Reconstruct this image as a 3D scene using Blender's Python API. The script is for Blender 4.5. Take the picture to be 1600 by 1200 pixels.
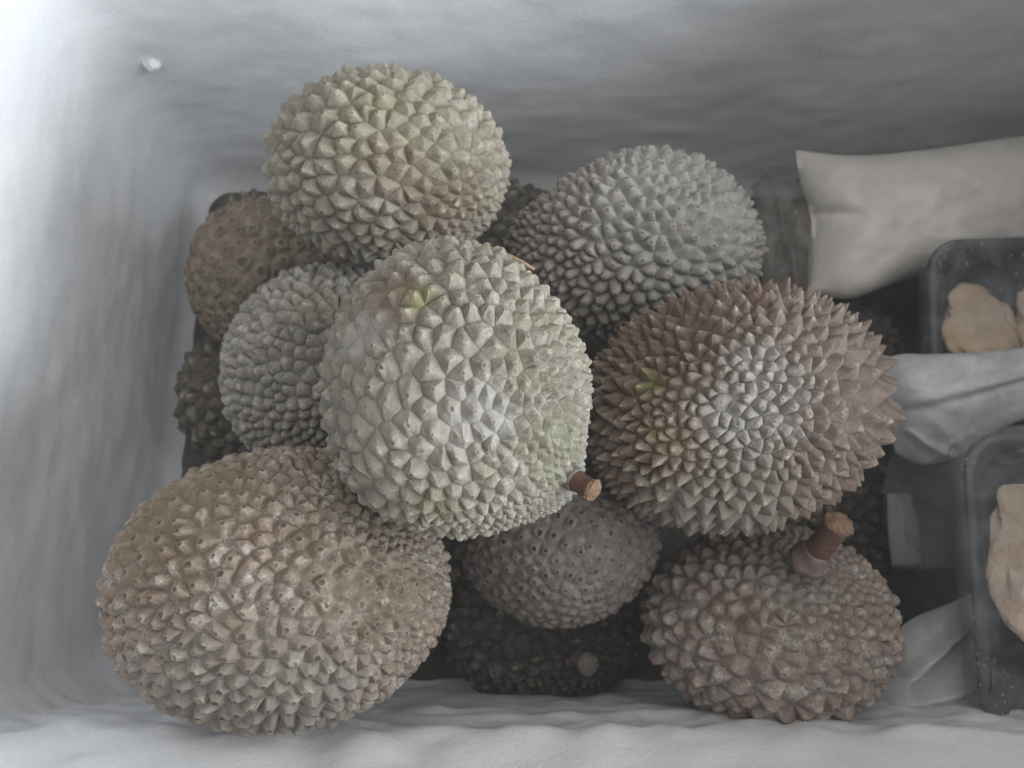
import bpy, bmesh, math, random
import numpy as np
from mathutils import Vector, Matrix, noise as mnoise

for _o in list(bpy.data.objects):
    bpy.data.objects.remove(_o)
scene = bpy.context.scene
COL = scene.collection

# ------------------------------------------------------------------ camera
FPX = 1209.0                      # focal length in pixels of the 1600 px wide photograph
PITCH = math.radians(15.0)        # tilt away from straight down
CAM = np.array([0.0, 0.0, 1.0])
cam_data = bpy.data.cameras.new('camera')
cam = bpy.data.objects.new('camera', cam_data)
COL.objects.link(cam)
cam.location = CAM
cam.rotation_euler = (PITCH, 0, 0)
cam_data.sensor_width = 36.0
cam_data.lens = 36.0 * FPX / 1600.0
cam_data.clip_start = 0.01
cam_data.clip_end = 50
cam_data.dof.use_dof = True
cam_data.dof.focus_distance = 0.455
cam_data.dof.aperture_fstop = 8.0
scene.camera = cam
R_ = np.array([1.0, 0, 0])
U_ = np.array([0, math.cos(PITCH), math.sin(PITCH)])
F_ = np.array([0, math.sin(PITCH), -math.cos(PITCH)])

# ------------------------------------------------------------------ world and light
world = bpy.data.worlds.new('World')
scene.world = world
world.use_nodes = True
bg = world.node_tree.nodes['Background']
bg.inputs[0].default_value = (0.93, 0.97, 1.0, 1)
bg.inputs[1].default_value = 0.10


def area_lamp(name, loc, target, sx, sy, power, color):
    d = bpy.data.lights.new(name, 'AREA')
    d.shape = 'RECTANGLE'
    d.size, d.size_y = sx, sy
    d.energy = power
    d.color = color
    o = bpy.data.objects.new(name, d)
    COL.objects.link(o)
    o.location = loc
    o.rotation_euler = (Vector(target) - Vector(loc)).to_track_quat('-Z', 'Y').to_euler()
    return o


area_lamp('ceiling_light', (0.28, 0.38, 2.2), (0.0, 0.12, 0.4), 2.4, 1.8, 23.5, (1.0, 0.985, 0.955))
area_lamp('added_side_light', (1.8, -0.40, 1.42), (-0.3, 0.30, 0.4), 2.4, 0.7, 78.0, (0.92, 0.96, 1.0))  # added lamp from the side, brightens the upper walls and frost ledge

scene.view_settings.view_transform = 'Standard'
scene.view_settings.look = 'None'
scene.view_settings.exposure = 0.0
scene.view_settings.gamma = 1.0
scene.render.engine = 'CYCLES'
scene.cycles.max_bounces = 8
scene.cycles.transparent_max_bounces = 16

# ------------------------------------------------------------------ helpers


def at(px, py, z):
    """a point of the place seen at pixel (px, py) of the photograph, z metres in front of the camera"""
    return CAM + R_ * ((px - 800.0) / FPX * z) + U_ * ((600.0 - py) / FPX * z) + F_ * z


def tag(o, label=None, cat=None, group=None, kind=None):
    if label: o['label'] = label
    if cat: o['category'] = cat
    if group: o['group'] = group
    if kind: o['kind'] = kind
    return o


def link(name, me, mat=None, parent=None, loc=None):
    o = bpy.data.objects.new(name, me)
    COL.objects.link(o)
    if mat is not None and me is not None:
        me.materials.append(mat)
    if parent is not None:
        o.parent = parent
    if loc is not None:
        o.location = loc
    return o


def empty(name, loc):
    o = bpy.data.objects.new(name, None)
    COL.objects.link(o)
    o.location = loc
    o.empty_display_size = 0.02
    return o


def mesh_from(name, V, faces, smooth=True, attr=None, sharp=None):
    me = bpy.data.meshes.new(name)
    me.from_pydata(V.tolist() if isinstance(V, np.ndarray) else V, [], faces)
    if smooth:
        me.polygons.foreach_set('use_smooth', [True] * len(me.polygons))
    if attr is not None:
        a = me.attributes.new('thorn_map', 'FLOAT_COLOR', 'POINT')
        a.data.foreach_set('color', np.asarray(attr, dtype=np.float32).ravel())
    if sharp:
        ne = len(me.edges)
        ev = np.empty(ne * 2, dtype=np.int32)
        me.edges.foreach_get('vertices', ev)
        ev = np.sort(ev.reshape(-1, 2), axis=1)
        key = ev[:, 0].astype(np.int64) * 1000000 + ev[:, 1]
        want = np.array([min(a, b) * 1000000 + max(a, b) for a, b in sharp], dtype=np.int64)
        mask = np.isin(key, want)
        s = me.attributes.new('sharp_edge', 'BOOLEAN', 'EDGE')
        s.data.foreach_set('value', mask)
    me.update()
    return me


def sine_noise(P, seed, freq, octaves=3):
    """smooth pseudo noise, vectorised: sums of sines in random directions"""
    rs = np.random.RandomState(seed)
    out = np.zeros(len(P))
    amp = 1.0
    for o in range(octaves):
        for k in range(4):
            d = rs.normal(size=3)
            d /= np.linalg.norm(d)
            out += amp * np.sin(P @ d * freq * (0.7 + 0.6 * rs.rand()) + rs.rand() * 6.283) * 0.35
        freq *= 2.1
        amp *= 0.5
    return out


def unit(v):
    v = np.asarray(v, float)
    return v / np.linalg.norm(v, axis=-1, keepdims=True)


def smooth01(x):
    x = np.clip(x, 0, 1)
    return x * x * (3 - 2 * x)


# ------------------------------------------------------------------ materials
class NT:
    def __init__(self, name):
        self.m = bpy.data.materials.new(name)
        self.m.use_nodes = True
        self.t = self.m.node_tree
        self.b = self.t.nodes['Principled BSDF']

    def n(self, kind, **kw):
        x = self.t.nodes.new(kind)
        for k, v in kw.items():
            setattr(x, k, v)
        return x

    def l(self, a, b):
        self.t.links.new(a, b)

    def pos(self):
        if not hasattr(self, '_pos'):
            self._pos = self.n('ShaderNodeNewGeometry').outputs['Position']
        return self._pos

    def noise(self, scale, detail=4, rough=0.55, vec=None, dist=0.0):
        x = self.n('ShaderNodeTexNoise')
        x.inputs['Scale'].default_value = scale
        x.inputs['Detail'].default_value = detail
        x.inputs['Roughness'].default_value = rough
        x.inputs['Distortion'].default_value = dist
        self.l(vec if vec is not None else self.pos(), x.inputs['Vector'])
        return x.outputs['Fac']

    def rng(self, src, a, b, lo=0.0, hi=1.0, kind='SMOOTHSTEP'):
        x = self.n('ShaderNodeMapRange', interpolation_type=kind)
        x.inputs['From Min'].default_value = a
        x.inputs['From Max'].default_value = b
        x.inputs['To Min'].default_value = lo
        x.inputs['To Max'].default_value = hi
        self.l(src, x.inputs['Value'])
        return x.outputs['Result']

    def math(self, op, a, b=None, clamp=False):
        x = self.n('ShaderNodeMath', operation=op, use_clamp=clamp)
        for i, v in enumerate((a, b)):
            if v is None: continue
            if isinstance(v, (int, float)): x.inputs[i].default_value = v
            else: self.l(v, x.inputs[i])
        return x.outputs[0]

    def mix(self, fac, a, b, mode='MIX'):
        x = self.n('ShaderNodeMix', data_type='RGBA', blend_type=mode)
        if isinstance(fac, (int, float)): x.inputs[0].default_value = fac
        else: self.l(fac, x.inputs[0])
        for i, v in ((6, a), (7, b)):
            if isinstance(v, (tuple, list)): x.inputs[i].default_value = (*v[:3], 1)
            else: self.l(v, x.inputs[i])
        return x.outputs[2]

    def blob(self, center, radius, wob=0.5, wscale=60.0, soft=0.35):
        """1 inside a ragged ball round a point of the place"""
        d = self.n('ShaderNodeVectorMath', operation='DISTANCE')
        self.l(self.pos(), d.inputs[0])
        d.inputs[1].default_value = tuple(center)
        q = self.math('DIVIDE', d.outputs['Value'], radius)
        nz = self.noise(wscale, 5, 0.65)
        nz = self.math('MULTIPLY', self.math('SUBTRACT', nz, 0.5), wob * 2.4)
        q = self.math('ADD', q, nz)
        n2 = self.noise(wscale * 5.5, 4, 0.7)
        q = self.math('ADD', q, self.math('MULTIPLY', self.math('SUBTRACT', n2, 0.5), 1.5 * wob))
        return self.rng(q, 1.0 - soft, 1.0 + soft, 1.0, 0.0)

    def bump(self, height, strength, dist, prev=None):
        x = self.n('ShaderNodeBump')
        x.inputs['Strength'].default_value = strength
        x.inputs['Distance'].default_value = dist
        self.l(height, x.inputs['Height'])
        if prev is not None: self.l(prev, x.inputs['Normal'])
        return x.outputs['Normal']


def durian_material(name, ca, cb, groove, tip, dust=0.3, patches=(), stria=0.35, rough=0.72, seed=0.0, specks=0.55, crust=(0.46, 0.43, 0.34), crust_amt=0.7, scar=0.85, scar_lo=0.2):
    ca, cb, groove = (tuple(c * 0.76 for c in q) for q in (ca, cb, groove))
    patches = [(c, r, tuple(v * 0.76 for v in q), k, wb, ws) for (c, r, q, k, wb, ws) in patches]
    M = NT(name)
    at_ = M.n('ShaderNodeAttribute', attribute_name='thorn_map')
    sep = M.n('ShaderNodeSeparateColor')
    M.l(at_.outputs['Color'], sep.inputs[0])
    cx, sy, t = sep.outputs
    rnd = at_.outputs['Alpha']
    # skin tone: large blotches, a tone of its own for every thorn, fine mottling
    big = M.rng(M.noise(22.0, 3, 0.6), 0.36, 0.64)
    base = M.mix(big, ca, cb)
    base = M.mix(M.rng(M.noise(95.0, 4, 0.65), 0.50, 0.66, 0.0, 0.45), base, (ca[0] * 1.04, ca[1] * 0.93, ca[2] * 0.92))
    base = M.mix(M.rng(M.noise(130.0, 5, 0.7), 0.52, 0.68, 0.0, 0.5), base, tuple(c * 1.28 for c in ca))
    vary = M.rng(rnd, 0, 1, 0.84, 1.16, 'LINEAR')
    hv = M.n('ShaderNodeHueSaturation')
    M.l(base, hv.inputs['Color'])
    M.l(vary, hv.inputs['Value'])
    base = hv.outputs['Color']
    fine = M.noise(420.0, 5, 0.7)
    base = M.mix(M.rng(fine, 0.35, 0.7, 0.0, 0.42), base, tuple(min(1, c * 1.45) for c in ca))
    base = M.mix(M.rng(M.noise(900.0, 3, 0.7), 0.56, 0.72, 0.0, specks), base, tuple(c * 0.45 for c in groove))
    # the skin between the thorns is mixed towards the groove colour
    base = M.mix(M.rng(t, 0.0, 0.40, 0.55, 0.0), base, groove)
    # fibres that run from the thorn's foot to its tip
    vec = M.n('ShaderNodeCombineXYZ')
    M.l(M.math('MULTIPLY', cx, 4.2), vec.inputs[0])
    M.l(M.math('MULTIPLY', sy, 4.2), vec.inputs[1])
    M.l(M.math('ADD', M.math('MULTIPLY', rnd, 57.0), M.math('MULTIPLY', t, 0.9)), vec.inputs[2])
    fib = M.noise(1.0, 4, 0.6, vec.outputs[0])
    base = M.mix(M.rng(fib, 0.42, 0.72, 0.0, stria), base, tuple(c * 0.72 for c in cb))
    # powdery bloom
    if dust > 0:
        dm = M.math('MULTIPLY', M.rng(M.noise(75.0, 6, 0.75), 0.47, 0.66), M.rng(M.noise(520.0, 3, 0.8), 0.35, 0.62))
        base = M.mix(M.math('MULTIPLY', dm, dust), base, (0.62, 0.61, 0.57))
    rough_extra = None
    for (c, r, colr, s, wob, ws) in patches:
        base = M.mix(M.math('MULTIPLY', M.blob(c, r, wob, ws), s), base, colr)
    # dried scar at the tip
    sc = M.math('MULTIPLY', M.rng(t, 1.0, 1.25), M.rng(M.math('FRACT', M.math('MULTIPLY', rnd, 7.31)), scar_lo, scar_lo + 0.25))
    sc = M.math('MULTIPLY', sc, M.rng(M.noise(330.0, 3, 0.7), 0.30, 0.60, 0.35, 1.0))
    base = M.mix(M.math('MULTIPLY', sc, scar), base, tip)
    # flaky pale crust on some tips
    cm = M.math('MULTIPLY', M.rng(t, 0.45, 0.95), M.rng(M.math('FRACT', M.math('MULTIPLY', rnd, 23.7)), 0.66, 0.80))
    cm = M.math('MULTIPLY', cm, M.rng(M.noise(260.0, 4, 0.7), 0.44, 0.56))
    base = M.mix(M.math('MULTIPLY', cm, crust_amt), base, crust)
    ring = M.math('MULTIPLY', M.rng(t, 0.74, 0.97), M.math('SUBTRACT', 1.0, M.rng(t, 0.985, 1.1)))
    base = M.mix(M.math('MULTIPLY', ring, 0.18), base, tuple(min(1, c * 1.6) for c in ca))
    M.l(base, M.b.inputs['Base Color'])
    M.b.inputs['Roughness'].default_value = rough
    M.b.inputs['Specular IOR Level'].default_value = 0.28
    h = M.math('ADD', M.math('MULTIPLY', fib, 0.7), M.math('MULTIPLY', fine, 0.75))
    nrm = M.bump(h, 0.5, 0.0011)
    nrm = M.bump(M.noise(170.0, 4, 0.6), 0.5, 0.0022, nrm)
    M.l(nrm, M.b.inputs['Normal'])
    return M.m


def simple_material(name, ca, cb=None, rough=0.6, scale=40.0, bump=0.3, bdist=0.002, spec=0.4, alpha=None, bscale=None, frost=False):
    M = NT(name)
    nz = M.noise(scale, 5, 0.6)
    M.l(M.mix(M.rng(nz, 0.35, 0.65), ca, cb or ca), M.b.inputs['Base Color'])
    M.b.inputs['Roughness'].default_value = rough
    M.b.inputs['Specular IOR Level'].default_value = spec
    M.l(M.bump(M.noise(bscale or scale * 4, 5, 0.65), bump, bdist), M.b.inputs['Normal'])
    if alpha is not None:
        lo, hi, asc = alpha
        al = M.rng(M.noise(asc, 4, 0.6, dist=0.6), 0.35, 0.7, lo, hi)
        if frost:      # grains of frost caught on the film
            g = M.math('MULTIPLY', M.rng(M.noise(240.0, 4, 0.75), 0.585, 0.64), M.rng(M.noise(21.0, 3, 0.6), 0.48, 0.60))
            al = M.math('MAXIMUM', al, M.math('MULTIPLY', g, 0.75))
        M.l(al, M.b.inputs['Alpha'])
    return M.m


def frost_material():
    M = NT('frost')
    tone = M.mix(M.rng(M.noise(9.0, 5, 0.62), 0.33, 0.68), (0.855, 0.875, 0.905), (0.915, 0.93, 0.955))
    tone = M.mix(M.rng(M.noise(60.0, 5, 0.7), 0.5, 0.7, 0.0, 0.35), tone, (0.93, 0.94, 0.95))
    tone = M.mix(M.rng(M.noise(170.0, 5, 0.75), 0.40, 0.62, 0.20, 0.0), tone, (0.74, 0.76, 0.79))
    M.l(tone, M.b.inputs['Base Color'])
    M.b.inputs['Roughness'].default_value = 0.85
    M.b.inputs['Specular IOR Level'].default_value = 0.2
    n1 = M.bump(M.noise(38.0, 6, 0.6), 0.07, 0.004)
    n1 = M.bump(M.noise(230.0, 5, 0.8), 0.65, 0.0018, n1)
    M.l(n1, M.b.inputs['Normal'])
    return M.m


MAT_FROST = frost_material()

# ------------------------------------------------------------------ the freezer: frosted liner, floor, rim
X0, X1, Y0, Y1 = -0.425, 0.80, -0.125, 0.535
FLOOR_H, RIM_H = 0.95, 0.36           # metres below the camera
CORNER = 0.05


def perimeter(x0, x1, y0, y1, r, step):
    """rounded rectangle as points and outward normals, anticlockwise"""
    pts, nrm = [], []

    def line(a, b, n):
        a, b = np.array(a), np.array(b)
        k = max(2, int(np.linalg.norm(b - a) / step))
        for i in range(k):
            pts.append(a + (b - a) * i / k)
            nrm.append(np.array(n))

    def arc(c, a0):
        for i in range(8):
            a = a0 + math.pi / 2 * i / 8
            n = np.array([math.cos(a), math.sin(a)])
            pts.append(np.array(c) + r * n)
            nrm.append(n)
    line((x0 + r, y0), (x1 - r, y0), (0, -1)); arc((x1 - r, y0 + r), -math.pi / 2)
    line((x1, y0 + r), (x1, y1 - r), (1, 0)); arc((x1 - r, y1 - r), 0)
    line((x1 - r, y1), (x0 + r, y1), (0, 1)); arc((x0 + r, y1 - r), math.pi / 2)
    line((x0, y1 - r), (x0, y0 + r), (-1, 0)); arc((x0 + r, y0 + r), math.pi)
    return np.array(pts), np.array(nrm)


def build_freezer():
    p, n = perimeter(X0, X1, Y0, Y1, CORNER, 0.012)
    k = len(p)
    rows = 120
    V, Fc = [], []
    for j in range(rows + 1):
        f = j / rows
        h = RIM_H + (FLOOR_H - RIM_H) * f
        for i in range(k):
            x, y = p[i]
            q = Vector((x, y, 1 - h))
            d = 0.0032 * mnoise.fractal(Vector((q.x, q.y, q.z)) * 6, 1.0, 2.0, 2)
            d *= 1 - 0.6 * max(0.0, -n[i][1])
            d += 0.0014 * (1 - 0.5 * max(0.0, -n[i][1])) * mnoise.fractal(q * 34, 0.9, 2.0, 4)
            frontness = max(0.0, -n[i][1])
            # a thick ledge of frost grown on the front wall
            hl = h + 0.012 * mnoise.fractal(Vector((x * 16, 3.0, 0.0)), 1.0, 2.0, 3)
            lump = float(smooth01((hl - 0.540) / 0.080)) * (1 - 0.45 * float(smooth01((hl - 0.64) / 0.31))) * frontness
            d += lump * (0.029 + 0.007 * mnoise.fractal(Vector((x * 20, 3.0, h * 24)), 1.0, 2.0, 3))
            foot = max(0.0, (h - (FLOOR_H - 0.05)) / 0.05)
            d += 0.018 * foot ** 2
            taper = 0.02 * (f - 0.5)
            V.append((x - n[i][0] * (d + taper), y - n[i][1] * (d + taper * (1 - 0.6 * frontness)), 1 - h))
    for j in range(rows):
        for i in range(k):
            a, b = j * k + i, j * k + (i + 1) % k
            Fc.append((a, a + k, b + k, b))
    # rim that turns over outwards
    base = len(V)
    for (out, dz) in ((0.012, 0.012), (0.055, 0.012), (0.060, -0.02), (0.060, -0.56)):
        for i in range(k):
            V.append((p[i][0] + n[i][0] * out, p[i][1] + n[i][1] * out, 1 - RIM_H + dz))
    prev = 0
    for s in range(4):
        cur = base + s * k
        for i in range(k):
            j = (i + 1) % k
            Fc.append((prev + i, prev + j, cur + j, cur + i))
        prev = cur
    w = link('freezer_wall', mesh_from('freezer_wall', V, Fc), MAT_FROST)
    tag(w, 'white frost-covered inner walls of the chest freezer', kind='structure')
    # floor, coloured dark in place of the deep shade
    nx, ny = 90, 50
    V = []
    for j in range(ny + 1):
        for i in range(nx + 1):
            x = X0 - 0.01 + (X1 - X0 + 0.02) * i / nx
            y = Y0 - 0.01 + (Y1 - Y0 + 0.02) * j / ny
            V.append((x, y, 1 - FLOOR_H + 0.012 + 0.008 * mnoise.fractal(Vector((x * 14, y * 14, 5)), 1.0, 2.0, 4)))
    Fc = [(j * (nx + 1) + i, j * (nx + 1) + i + 1, (j + 1) * (nx + 1) + i + 1, (j + 1) * (nx + 1) + i) for j in range(ny) for i in range(nx)]
    f = link('freezer_floor', mesh_from('freezer_floor', V, Fc), simple_material('floor_shade_colour', (0.13, 0.12, 0.11), (0.07, 0.06, 0.05), rough=0.8, scale=14, bump=0.5, bdist=0.004))
    tag(f, 'frosted floor of the chest freezer, coloured dark for deep shade', kind='structure')


build_freezer()

# sliding lid that covers the right part of the opening
bm = bmesh.new()
bmesh.ops.create_cube(bm, size=1.0)
bmesh.ops.scale(bm, vec=(X1 + 0.05 - 0.56, Y1 - Y0 + 0.09, 0.03), verts=bm.verts)
bmesh.ops.bevel(bm, geom=bm.edges[:], offset=0.008, segments=3, affect='EDGES')
bmesh.ops.translate(bm, vec=((X1 + 0.05 + 0.56) / 2, (Y0 + Y1) / 2, 1 - RIM_H + 0.032), verts=bm.verts)
me = bpy.data.meshes.new('freezer_lid'); bm.to_mesh(me); bm.free()


def lump_mesh(name, center, radii, seed, amp=0.25, freq=14.0, res=4):
    bm = bmesh.new()
    bmesh.ops.create_icosphere(bm, subdivisions=res, radius=1.0)
    c = Vector(center)
    for v in bm.verts:
        d = v.co.normalized()
        s = 1 + amp * mnoise.fractal(d * 1.6 + Vector((seed * 3.1, seed, -seed)), 1.0, 2.0, 4)
        v.co = Vector((d.x * radii[0], d.y * radii[1], d.z * radii[2])) * s
    for f in bm.faces: f.smooth = True
    me = bpy.data.meshes.new(name)
    bm.to_mesh(me)
    bm.free()
    return me


def lump(name, center, radii, seed, mat, amp=0.25, res=4, parent=None):
    return link(name, lump_mesh(name, center, radii, seed, amp, res=res), mat, parent, tuple(center))


MAT_LID = simple_material('lid_plastic', (0.42, 0.43, 0.44), (0.38, 0.39, 0.40), rough=0.4, scale=10, bump=0.05)
tag(link('freezer_lid', me, MAT_LID), 'white sliding lid over the right part of the freezer', 'lid', kind='structure')

# ------------------------------------------------------------------ durians
DURIANS = []          # (centre, axes rows, radii) of every durian, for what hides what


def sphere_sites(rs, radii, size_fn, n_cand=20000):
    cand = unit(rs.normal(size=(n_cand, 3)))
    phys = cand * radii
    size = size_fn(cand)
    acc = np.empty((2500, 3)); accd = np.empty((2500, 3)); accs = np.empty(2500)
    n = 0
    for i in range(n_cand):
        p, s = phys[i], size[i]
        if n:
            d2 = ((acc[:n] - p) ** 2).sum(1)
            if (d2 < (0.5 * (s + accs[:n]) * 0.86) ** 2).any():
                continue
        acc[n] = p; accd[n] = cand[i]; accs[n] = s
        n += 1
        if n >= 2500: break
    return accd[:n].copy(), accs[:n].copy()


def hull_cells(S):
    """Voronoi cells on the unit sphere from the convex hull of the sites"""
    bm = bmesh.new()
    vs = [bm.verts.new(tuple(p)) for p in S]
    for i, v in enumerate(vs): v.index = i
    bm.verts.ensure_lookup_table()
    r = bmesh.ops.convex_hull(bm, input=bm.verts, use_existing_faces=False)
    bmesh.ops.triangulate(bm, faces=bm.faces[:])
    idx = {v: i for i, v in enumerate(vs)}
    tris = np.array([[idx[v] for v in f.verts] for f in bm.faces])
    bm.free()
    a, b, c = S[tris[:, 0]], S[tris[:, 1]], S[tris[:, 2]]
    cc = np.cross(b - a, c - a)
    cc = unit(cc)
    cc[(cc * a).sum(1) < 0] *= -1
    cells = [[] for _ in S]
    for k, t in enumerate(tris):
        for s in t: cells[s].append(k)
    out = []
    for i, ks in enumerate(cells):
        if len(ks) < 3:
            out.append(None); continue
        n = S[i]
        u = unit(np.cross(n, [0.31, 0.77, 0.55])); w = np.cross(n, u)
        q = cc[ks]
        ang = np.arctan2(q @ w, q @ u)
        o = np.argsort(ang)
        q = q[o]
        keep = [q[0]]
        for x in q[1:]:
            if np.linalg.norm(x - keep[-1]) > 0.006: keep.append(x)
        if len(keep) > 3 and np.linalg.norm(keep[0] - keep[-1]) < 0.006: keep.pop()
        out.append(np.array(keep) if len(keep) >= 3 else None)
    return out


def smooth_dir_blend(D, d, ang_deg):
    """1 at direction d falling to 0 at ang_deg"""
    a = np.degrees(np.arccos(np.clip(D @ unit(d), -1, 1)))
    return 1 - smooth01(a / ang_deg)


def durian(name_mat, label, cx, cy, z, a, b, rz=None, roll=0.0, thorn_px=34, H=0.42, prof=1.15, dome=0.0, ridge=True, rnd=0.25, tip_r=0.12,
           lean=0.10, pole=None, pole_ang=75, pole_size=0.45, taper=(0, 0, 0), lobes=0.035, seed=1, heights=(), sizes=(), domes=(), group='durians heaped in the freezer',
           dents=(), crumble=(), coarse=False, pit=None, soft=0.3, max_parts=300, hjit=0.22, groove=0.10, min_px=8.0, corner=0.0):
    rs = np.random.RandomState(seed)
    m = z / FPX
    c = at(cx, cy, z)
    thorn_px = thorn_px * 0.60
    s_m = thorn_px * m
    hh = H * s_m * 0.75
    radii = np.array([a * m - hh, b * m - hh, (rz if rz else 0.5 * (a + b)) * m - hh])
    cr, sr = math.cos(math.radians(roll)), math.sin(math.radians(roll))
    ax = np.array([R_ * cr + U_ * sr, -R_ * sr + U_ * cr, -F_])       # local right, up, towards the camera
    vdir = lambda d: unit(np.array([d[0] * cr + d[1] * sr, -d[0] * sr + d[1] * cr, d[2]]))   # picture direction -> own frame
    tap = np.array(taper)

    def radial(D):
        r = 1 + D @ tap + lobes * sine_noise(D, seed + 50, 2.6, 2)
        for (d, ang, f) in dents: r = r * (1 + (f - 1) * smooth_dir_blend(D, vdir(d), ang))
        return r

    def surf(D):
        return (D * radii) * radial(D)[:, None]

    def normal(D):
        return unit(D / radii)

    # settle centre and size so that the outline stands where the photograph has it
    probe = unit(rs.normal(size=(4000, 3)))
    for _ in range(4):
        rel = (surf(probe) + normal(probe) * hh * 1.15) @ ax + c - CAM
        zz = rel @ F_
        qx = 800 + FPX * (rel @ R_) / zz; qy = 600 - FPX * (rel @ U_) / zz
        sx, sy = 2 * a / (qx.max() - qx.min()), 2 * b / (qy.max() - qy.min())
        radii = radii * np.array([sx, sy, math.sqrt(sx * sy)])
        c = c + R_ * ((cx - 0.5 * (qx.max() + qx.min())) * m) - U_ * ((cy - 0.5 * (qy.max() + qy.min())) * m)

    pl = vdir(pole) if pole is not None else None

    def size_fn(D):
        s = np.full(len(D), s_m)
        if pl is not None:
            s *= 1 - (1 - pole_size) * smooth_dir_blend(D, pl, pole_ang)
        for (d, ang, f) in sizes:
            s *= 1 + (f - 1) * smooth_dir_blend(D, vdir(d), ang)
        s *= np.exp(0.20 * sine_noise(D, seed + 7, 13.0, 2))
        return s

    S, ss = sphere_sites(rs, radii, size_fn)
    cells = hull_cells(S)
    root = empty('durian', tuple(c - np.array([0, 0, np.abs(ax[:, 2] * radii).max()])))
    base = np.array(root.location)
    tag(root, label, 'durian', group)

    to_world = lambda L: L @ ax + c
    PS = surf(S)
    NS = normal(S)
    hf = np.ones(len(S)); df = np.full(len(S), dome)
    for (d, ang, f) in heights:
        hf *= 1 + (f - 1) * smooth_dir_blend(S, vdir(d), ang)
    for (d, ang, f) in domes:
        k = smooth_dir_blend(S, vdir(d), ang)
        df = df * (1 - k) + f * k
    if pl is not None:
        leanv = unit(S - (S @ pl)[:, None] * pl * 0 - pl[None, :])       # away from the stalk
    else:
        leanv = np.zeros_like(S)
    T = np.array([0.0, 0.10, 0.24, 0.40, 0.57, 0.74, 0.88, 1.0])
    T_FULL, T_LOW = T, np.array([0.0, 0.3, 0.65, 1.0])
    rel0 = unit(to_world(PS) - CAM)
    face0 = -(rel0 * (NS @ ax)).sum(1)
    info = []
    geo = {}
    for i, poly in enumerate(cells):
        if poly is None: continue
        T = T_FULL if face0[i] > -0.22 and not coarse else T_LOW
        P = []
        corner_idx = []
        k = len(poly)
        for j in range(k):
            p0, p1 = poly[j], poly[(j + 1) % k]
            e = np.linalg.norm(surf(p1[None])[0] - surf(p0[None])[0])
            if len(T) == 4: e = 0
            ns = 3 if e > 0.35 * s_m else (2 if e > 0.15 * s_m else 1)
            corner_idx.append(len(P))
            for q in range(ns):
                P.append(p0 + (p1 - p0) * (q / ns))
        P = unit(np.array(P))
        B = surf(P)
        nb = normal(P)
        n = len(P)
        site = PS[i]
        nrm = NS[i]
        off = B - site
        # flattened offset and its mean radius
        rad = np.linalg.norm(off, axis=1)
        rm = rad.mean()
        h = H * min(1.25, rm / (0.5 * s_m)) ** 0.8 * s_m * hf[i] * (1 + hjit * rs.normal() * 0.8)
        h = max(h, 0.12 * rm)
        axis = nrm + lean * leanv[i] + 0.10 * rs.normal(size=3)
        axis = axis / np.linalg.norm(axis)
        tr = tip_r * (0.6 + 0.9 * rs.rand())
        jit = unit(np.cross(nrm, rs.normal(size=3))) * rm * 0.16 * rs.rand()
        V = []; A = []
        u = unit(np.cross(nrm, [0.31, 0.77, 0.55])); w = np.cross(nrm, u)
        ang = np.arctan2(off @ w, off @ u)
        ca, sa = np.cos(ang), np.sin(ang)
        rv = rs.rand()
        pe = prof * (1 + 0.12 * rs.normal())
        dm = df[i]
        cornerw = np.zeros(n); cornerw[corner_idx] = 1
        for t in T:
            shrink = 1 - t * (1 - tr)
            rr = rm / np.maximum(rad, 1e-9)
            rmix = rnd * smooth01(t * 1.3) + (0.45 * dm * smooth01(t * 3))
            rmix = min(rmix, 0.95)
            sc = shrink * (1 - rmix + rmix * rr)
            if dm > 0:
                sc = sc * (1 - dm) + dm * (math.cos(math.asin(min(1, t * 0.98))) * 0.70 + 0.30 * max(0.0, 1 - 3.2 * t)) * (1 - rmix + rmix * rr)
            hc = t ** pe * (0.72 + 0.28 * smooth01(t * 2.2))
            hc = hc * (1 - soft) + soft * (0.55 * smooth01(t * 1.05) + 0.45 * t * t)
            hd = math.sin(min(1.0, t) * math.pi / 2) ** 0.9
            ht = h * ((1 - dm) * hc + dm * hd)
            ring = site + off * sc[:, None] + jit * t + axis * ht
            if t == 0.0:
                ring = B - nb * (groove * (1 - soft) * rm)
            elif corner:
                ring = ring + axis * (h * corner * cornerw * (1 - t) * t * 2)[:, None]
            V.append(ring)
            A.append(np.stack([ca, sa, np.full(n, t), np.full(n, rv)], 1))
        # scar at the tip: small rim and a pit
        ring = V[-1]
        tipc = ring.mean(0)
        pitv = axis * (rm * tr * pit if pit is not None else (rm * tr * (0.55 * rs.rand() - 0.42) if dm < 0.5 else rm * 0.08))
        V.append(tipc + (ring - tipc) * 0.62 + pitv * 0.35)
        A.append(np.stack([ca, sa, np.full(n, 1.3), np.full(n, rv)], 1))
        V = np.concatenate(V + [(tipc + pitv)[None]])
        A = np.concatenate(A + [np.array([[0, 0, 1.6, rv]])])
        V = V + (sine_noise(V, seed + 3, 2.6 / s_m, 3) * 0.035 * s_m)[:, None] * nrm
        for (cw, rw, amp, fr) in crumble:
            k = smooth01(1.25 - np.linalg.norm(to_world(V) - cw, axis=1) / rw)
            V = V + (k * amp * sine_noise(V, seed + 9, fr, 3))[:, None] * nrm
        W = to_world(V)
        rings = len(T) + 1
        # size in the picture and whether anything hides it
        tipw = to_world((site + axis * h * 0.6)[None])[0]
        rel = tipw - CAM
        zz = rel @ F_
        px = 800 + FPX * (rel @ R_) / zz; py = 600 - FPX * (rel @ U_) / zz
        facing = -(unit(rel) @ (nrm @ ax))
        pxs = 2 * rm * FPX / zz * max(0.0, facing + 0.25) ** 0.5
        info.append((i, px, py, facing, pxs, zz))
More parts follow.
